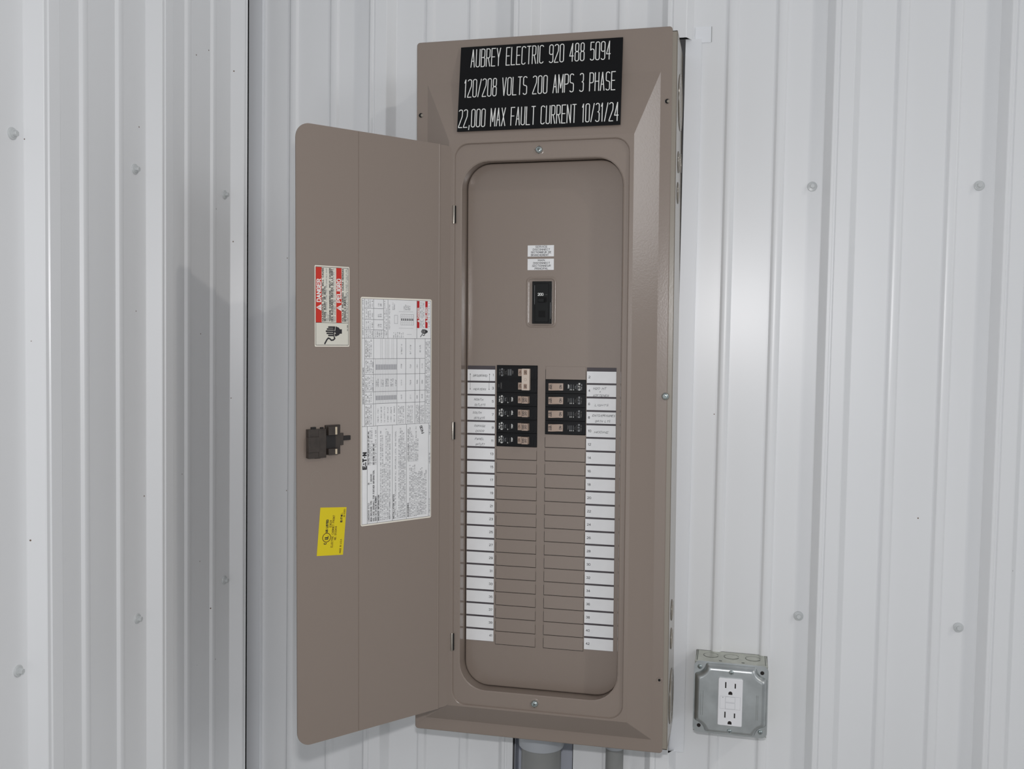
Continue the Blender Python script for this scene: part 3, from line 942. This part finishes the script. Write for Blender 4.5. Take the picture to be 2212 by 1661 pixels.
# big white data label
W_, H_ = 11.97, 4.42
lf = sticker_frame(1.52, -6.86)
mb = MB(); rounded(mb, lf, W_, H_, .10, 'label_border')
mb.rect(lf, .09, .06, W_ - .09, H_ - .07, 'label_white', .007)
ln = lambda p, w=.018, m_='line_ink': mb.ribbon(lf, p, w, m_, .0085)
mb.frame_line(lf, .09, .06, W_ - .09, H_ - .07, .018, 'line_ink', .0085)
E0, E1, TXM = .09, W_ - .09, 9.83
def U_(px): return (932 - px) * .0292
ln([(5.23, 4.19), (E1, 4.19)])
for v in (3.65, 3.05, 2.78, .97): ln([(TXM, v), (E1, v)])
for u in (11.39, 10.81, 10.27): ln([(u, 3.05), (u, 4.19)])
ln([(TXM, .06), (TXM, H_ - .07)]); ln([(5.23, .06), (5.23, H_ - .07)])
for v in (3.65, 2.22, 1.67, 1.08, .43): ln([(5.23, v), (TXM, v)])
ln([(5.23, .77), (8.76, .77)]); ln([(5.23, 3.53), (8.76, 3.53)], .012)
for k in range(12):
    ln([(6.40, 3.43 - .1 * k), (8.76 if k not in (2, 3, 5, 6, 7, 9, 10) else TXM, 3.43 - .1 * k)], .010, 'grey_ink')
for u in (8.76, 7.94, 7.03, 6.40): ln([(u, .43), (u, 4.19)])
for v in (4.03, 3.42, 2.49, 1.60, .18): ln([(E0, v), (5.23, v)])
# headings and notes
tx = lambda t, a, b, v, h=.085, sw=.016, m_='ink': text(mb, lf, t, a, b, v, h, sw, m_, .0085, gap=.45)
gk = lambda a, b, v, h=.07, m_='grey_ink': greek(mb, lf, a, b, v, h, .013, m_, .0085, .06)
tx('E@T#N', 3.0, 3.85, 4.09, .19, .075)
tx('LOADCENTER STYLE:', .2, 1.2, 3.90); tx('1B', 2.15, 2.25, 3.90)
tx('ENCLOSED PANELBOARD RATING: 225 AMPS MAX', 3.2, 4.95, 3.92, .075, .014); gk(3.2, 5.0, 3.82); gk(3.25, 5.15, 3.72)
tx('NEMA ENCLOSURE TYPE:', .2, 1.3, 3.75); tx('1 INDOOR', 2.2, 2.7, 3.75)
tx('SEE CASE SIDEWALL FOR FURTHER INFORMATION,', .2, 2.9, 3.60, .085, .018); tx('SUCH AS CATALOG NUMBER', .2, 1.5, 3.47, .085, .018)
tx('BUS RATING: 225 AMPS MAX', 3.2, 4.3, 3.60); gk(3.2, 5.0, 3.48)
tx('BREAKER INFORMATION', .2, 1.55, 3.30, .085, .02)
for i, (a, b) in enumerate(((.2, 5.0), (.2, 4.8), (.2, 3.2), (.2, 5.05), (.2, 4.9), (.2, 1.1))):
    gk(a, b, 3.18 - .11 * i)
tx('VERIFY IF A HANDLE POSITION MIDWAY BETWEEN THE ON AND OFF MEANS TRIPPED', .2, 4.75, 2.62, .07, .012, 'grey_ink')
tx('INSTALLATION NOTES', .2, 1.5, 2.37, .085, .02)
tx('A. INSTALL/USE IN ACCORDANCE WITH ALL APPLICABLE LOCAL AND NATIONAL', .2, 4.9, 2.26, .07, .012, 'grey_ink')
for i, b in enumerate((.6, 4.6, 5.0, 4.9, 4.8, 4.3)): gk(.2, b, 2.14 - .095 * i)
tx('ACCESSORIES', .2, .95, 1.46, .085, .02)
for i, (a, b) in enumerate(((.2, 3.0), (.2, 2.9), (.2, 2.95), (.2, 3.05), (.2, 2.6))): gk(a, b, 1.35 - .1 * i)
for i, b in enumerate((2.5, 2.6, 2.75, 2.8, 2.2, 2.5, 2.7)): gk(.25, b, .85 - .09 * i)
tx('LATCH REPLACEMENT: TYPE M LATCH', 3.2, 4.95, 1.46, .07, .013); 
for i, b in enumerate((5.0, 4.9, 4.6, 4.3, 5.1, 4.5)): gk(3.2, b, 1.36 - .1 * i)
gk(.3, 1.1, .08); gk(3.0, 3.6, .08); gk(4.6, 5.1, .08)
tf = frame(lf(4.72, .48, .0), (lf(1, .38) - lf(0, 0)), (lf(-.38, 1) - lf(0, 0)))
text(mb, tf, 'F4130', 0, .42, 0, .15, .03, 'ink', .009, gap=.4)
# middle tables
tx('SERIES SHORT CIRCUIT RATINGS', 6.4, 8.3, 4.23, .07, .014)
for a, b, n in ((5.3, 6.3, 4), (6.48, 6.95, 4), (7.1, 7.86, 5), (8.02, 8.68, 5), (8.84, 9.75, 4)):
    for i in range(n): gk(a + .04 * (i % 2), b - .05 * (i % 3), 4.07 - .1 * i, .06, 'ink' if i < 2 else 'grey_ink')
for k in range(13):
    v = 3.45 - .1 * k
    mb.rect(lf, 6.58, v, 6.82, v + .065, 'light_ink', .008)
    mb.rect(lf, 8.18, v, 8.46, v + .065, 'light_ink', .008)
    if k % 3 != 2: gk(7.3, 7.65 + .02 * (k % 4), v, .06)
    if k % 2: gk(5.4, 6.2, v, .06)
for v in (1.9, 1.33):
    for a, b in ((6.6, 6.8), (7.35, 7.6), (8.25, 8.45), (9.0, 9.5)): gk(a, b, v, .07)
for i in range(4): gk(5.3, 6.2, 2.08 - .1 * i, .055); gk(5.3, 6.25, 1.53 - .1 * i, .055)
for i in range(3): gk(5.3, 6.2, .96 - .08 * i, .05); gk(5.3, 6.2, .66 - .08 * i, .05)
for v in (.9, .58):
    for a, b in ((6.6, 6.8), (7.4, 7.6), (8.25, 8.45)): gk(a, b, v, .07)
gk(9.1, 9.5, .72, .07)
for i in range(3): gk(5.3, 9.7, .32 - .1 * i, .065)
# top tables and wiring diagram
for i in range(3):
    for a, b in ((11.45, 11.83), (10.87, 11.33), (10.33, 10.75), (9.88, 10.2)): gk(a, b, 4.05 - .11 * i, .055)
for a, b in ((11.5, 11.75), (10.95, 11.2), (10.4, 10.65), (9.9, 10.2)): gk(a, b, 3.70, .06, 'ink')
for a, b in ((11.52, 11.66), (10.95, 11.1), (10.42, 10.56)): gk(a, b, 3.3, .09); gk(a, b, 3.17, .09)
for i in range(4): gk(9.9, 10.22, 3.5 - .12 * i, .07)
gk(9.95, 11.8, 2.95, .06); gk(9.95, 11.5, 2.84, .06); gk(10.3, 11.6, 2.66, .06); gk(10.0, 11.85, 4.26, .05)
mb.frame_line(lf, 10.62, 2.18, 11.06, 2.38, .014, 'grey_ink', .0085)
mb.frame_line(lf, 10.55, 1.18, 11.12, 1.98, .012, 'grey_ink', .0085)
for k in range(7):
    v = 1.92 - .115 * k
    ln([(10.55, v - .055), (11.12, v - .055)], .009, 'grey_ink')
    mb.rect(lf, 10.78, v - .025, 10.90, v + .03, 'ink', .009)
    mb.ribbon(lf, arc(10.68, v, .045, .02, 0, 180, 4), .008, 'grey_ink', .0085); mb.ribbon(lf, arc(11.0, v, .045, .02, 0, 180, 4), .008, 'grey_ink', .0085)
ln([(10.38, 1.2), (10.38, 2.1)], .010, 'grey_ink'); ln([(11.26, 1.2), (11.26, 2.1)], .010, 'grey_ink')
ln([(10.05, 1.3), (10.05, 1.6)], .010, 'grey_ink')
for i in range(5): gk(11.35, 11.65, 1.75 - .09 * i, .05)
for i in range(2): gk(11.35, 11.75, 2.45 - .09 * i, .05)
for i in range(6): gk(9.88, 10.15, 2.4 - .12 * i, .05)
for v0, v1, word, e in ((.80, .955, 'DANGER', 11.48), (.27, .425, 'PELIGRO', 11.52)):
    mb.rect(lf, 10.40, v0, 11.86, v1, 'red_small', .009)
    text(mb, lf, word, 10.92, e, v0 + .025, .105, .028, 'white_print', .0105, gap=.4)
    tri(mb, lf, 10.78, (v0 + v1) / 2 - .005, .075, 'white_print', .0105)
for i in range(3): gk(10.42, 11.8, .70 - .1 * i, .06)
gk(10.42, 11.8, .15, .06)
hand_icon(mb, lf, 9.98, .22, .36, 'ink', 'label_white', .009)
o = mb.build('data_label', door)
o['label'] = 'large white printed data label with tables and small print'

# latch on the door
lt = MB()
B = lambda s0, s1, b0, b1, h0, h1, mt: lt.box((s0, b0, h0), (s1, b1, h1), mt, frame=lambda s, b, h: dfr(s, b, h))
B(8.08, 9.05, -3.05, -1.60, 0, .30, 'latch_brown')
B(8.5, 9.10, -2.74, -1.98, .10, .40, 'latch_brown')
B(8.1, 8.5, -2.98, -1.66, .26, .33, 'latch_brown')
B(8.55, 8.8, -1.62, -1.50, .0, .12, 'latch_dark'); B(8.12, 8.28, -1.62, -1.53, 0, .1, 'latch_dark'); B(8.3, 8.6, -3.10, -3.0, 0, .1, 'latch_dark')
B(7.21, 8.02, -2.94, -1.44, 0, .16, 'latch_brown')
B(7.49, 8.0, -2.62, -1.94, .155, .175, 'latch_dark')
for b0, b1 in ((-1.93, -1.50), (-2.92, -2.62)):
    B(7.50, 8.00, b0, b1, .1, .42, 'latch_brown')
    B(7.34, 7.50, b0, b1, .1, .30, 'latch_brown')
    B(7.53, 7.64, b0 + .02, b1 - .02, .42, .436, 'latch_tip')
B(7.0, 7.21, -2.5, -1.88, 0, .12, 'latch_brown'); B(6.6, 7.0, -2.26, -2.03, 0, .14, 'latch_dark')
o = lt.build('door_latch', door, bevel=.02)
o['label'] = 'dark brown plastic latch near the free edge of the door'

# ------------------------------------------------------------------ outlet box
OX, OZ = 30.93, -20.12
outlet = empty('outlet_box', world(OX, 0, OZ - 2.0))
tag(outlet, 'square galvanized steel box with a white two-socket outlet, on the wall beside the panel', 'outlet')
OFF = 2.0           # local z of the middle
D = 2.10
ob = MB()
h = 2.0
for lo, hi in (((-h, -D, -h), (-h + .06, 0, h)), ((h - .06, -D, -h), (h, 0, h)), ((-h, -D, h - .06), (h, 0, h)), ((-h, -D, -h), (h, 0, -h + .06)), ((-h, -.06, -h), (h, 0, h))):
    ob.box(lo, hi, 'galv_box')
obx = ob.build('steel_box', outlet, (0, 0, OFF), bevel=.02)
kf = frame((0, 0, h), (1, 0, 0), (0, 1, 0))
for x in (-1.15, .0, 1.2):
    mb = MB()
    mb.ribbon(kf, arc(x, -.85, .42, .42, 15, 345, 24), .035, 'galv_line', .004)
    mb.disc(kf, x, -.85, .39, 'galv_box', .008, 24)
    mb.build('knockout', obx)
for a_, b_, c_, d_, m_, nm in ((-.68, -1.78, -.52, -1.70, 'slot', 'box_slot'), (.57, -1.78, .73, -1.70, 'slot', 'box_slot'), (-1.92, -1.9, -1.87, -.05, 'galv_line', 'box_seam'), (1.86, -1.9, 1.9, -.05, 'galv_line', 'box_seam')):
    mb = MB(); mb.rect(kf, a_, b_, c_, d_, m_, .004); mb.build(nm, obx)
# raised cover
def notched(hf, rn, i, dep, n=8):
    """square with quarter-round bites at the corners, bites filleted"""
    H = hf - i; R = rn + i; pts = []
    f = .16
    for k in range(4):
        ca, sa = math.cos(k * math.pi / 2), math.sin(k * math.pi / 2)
        loc = []
        # corner (+,+) in local orientation, running counter-clockwise: from right side to top side
        c = (hf + .02, hf + .02)
        # fillet entering
        zx = c[1] - math.sqrt(max(0, (R + f) ** 2 - (c[0] - (H - f)) ** 2))
        a0 = math.degrees(math.atan2(zx - c[1], (H - f) - c[0]))
        for j in range(5):
            a = math.radians(0 + (a0 + 180 - 0) * j / 4)
            loc.append((H - f + f * math.cos(a), zx + f * math.sin(a)))
        a1 = math.degrees(math.atan2((H - f) - c[1], zx - c[0]))
        if a1 < 0: a1 += 360
        aa0 = a0 + 360 if a0 < 0 else a0
        for j in range(1, n):
            a = math.radians(aa0 + (a1 - aa0) * j / n)
            loc.append((c[0] + R * math.cos(a), c[1] + R * math.sin(a)))
        b0 = a1 - 180
        for j in range(5):
            a = math.radians(b0 + (90 - b0) * j / 4)
            loc.append((zx + f * math.cos(a), H - f + f * math.sin(a)))
        for x, z in loc:
            pts.append(V(x * ca - z * sa, dep, x * sa + z * ca))
    return pts
cv = MB()
cv.loft([rrect(-2.04, -2.04, 2.04, 2.04, .32, -D), rrect(-2.04, -2.04, 2.04, 2.04, .32, -D - .07)], 'galv', cap1='galv')
e0 = -D - .07
cv.loft([notched(1.98, .62, 0, e0), notched(1.98, .62, .03, e0 - .10), notched(1.98, .62, .08, e0 - .24), notched(1.98, .62, .15, e0 - .33), notched(1.98, .62, .24, e0 - .38), notched(1.98, .62, .30, e0 - .385)], 'galv', cap1='galv')
cvo = flat_big(cv.build('raised_cover', outlet, (0, 0, OFF), sharp=50))
FD = e0 - .385
def small_screw(x, z, d, r=.13):
    mb = MB(); fr = FRT(0)
    mb.cyl(fr, 0, 0, [(r, 0), (r, .03), (r * .7, .07), (r * .2, .085)], 'zinc', n=16)
    mb.ribbon(fr, [(-r * .6, 0), (r * .6, 0)], .02, 'slot', .088); mb.ribbon(fr, [(0, -r * .6), (0, r * .6)], .02, 'slot', .088)
    mb.build('cover_screw', outlet, (x, d, OFF + z), sharp=60)
small_screw(-1.72, 1.72, e0); small_screw(1.68, -1.70, e0); small_screw(.02, 1.66, FD); small_screw(.0, -1.66, FD)
for x, z in ((1.70, 1.66), (-1.70, -1.66)):
    mb = MB(); mb.disc(FRT(0), 0, 0, .11, 'slot', .003); mb.build('screw_hole', outlet, (x, e0, OFF + z))
for x in (-1.62, -1.5, 1.42, 1.5):
    mb = MB(); mb.ribbon(FRT(0), [(x, -.9), (x, .5)], .012, 'galv_line', .003); mb.build('pressed_line', cvo, (0, FD, 0))
rc = MB()
rc.loft([rrect(-.665, -1.335, .665, 1.335, .08, 0), rrect(-.665, -1.335, .665, 1.335, .08, -.09), rrect(-.635, -1.305, .635, 1.305, .07, -.12)], 'device_white', cap1='device_white')
rcp = flat_big(rc.build('receptacle', outlet, (0, FD, OFF), sharp=50))
fr = FRT(0)
for s, flip in ((.82, 1), (-.86, 1)):
    fs = MB()
    fs.rect(fr, -.30, s - .02, -.23, s + .32, 'slot', .122); fs.rect(fr, .22, s - .0, .29, s + .27, 'slot', .122)
    pts = arc(0, s - .30, .11, .11, 0, 180, 10) + [(-.11, s - .38), (.11, s - .38)]
    fs.face([fr(u, v, .122) for u, v in pts], 'slot')
    fs.build('socket', rcp)
for z0, z1 in ((.02, .30), (-.36, -.04)):
    bt = MB(); bt.box((-.25, -.135, z0), (.25, -.12, z1), 'device_white')
    bt.frame_line(fr, -.26, z0 - .01, .26, z1 + .01, .014, 'button_line', .1215)
    bt.build('test_button', rcp)
gl = MB(); gl.frame_line(fr, -.55, -.38, .55, .33, .010, 'button_line', .1212); gl.disc(fr, -.40, .26, .02, 'slot', .123, 8); gl.build('button_surround', rcp)

# ------------------------------------------------------------------ conduits under the panel
def conduit(name, x, y, r, coup_r, ztop, zc, zbot, label):
    root = empty(name, world(x, y, zbot)); tag(root, label, 'pipe')
    fr = frame((0, 0, 0), (1, 0, 0), (0, 1, 0))
    mb = MB(); mb.cyl(fr, 0, 0, [(r, 0), (r, zc - zbot + .02)], 'pvc', n=40); mb.build('pipe', root, sharp=60)
    mb = MB(); mb.cyl(fr, 0, 0, [(r + .005, zc - zbot), (coup_r - .02, zc - zbot), (coup_r, zc - zbot + .03), (coup_r, ztop - zbot)], 'pvc_coupling', n=40); mb.build('coupling', root, sharp=60)
conduit('conduit_pipe', 19.93, -1.0, 1.19, 1.36, -22.42, -24.43, -HZ, 'thick grey plastic conduit under the panel, standing in the cut-out slot of the wall')
conduit('conduit_pipe', 24.35, -1.0, .525, .53, -22.44, -24.15, -HZ, 'thin grey plastic conduit under the right side of the panel')
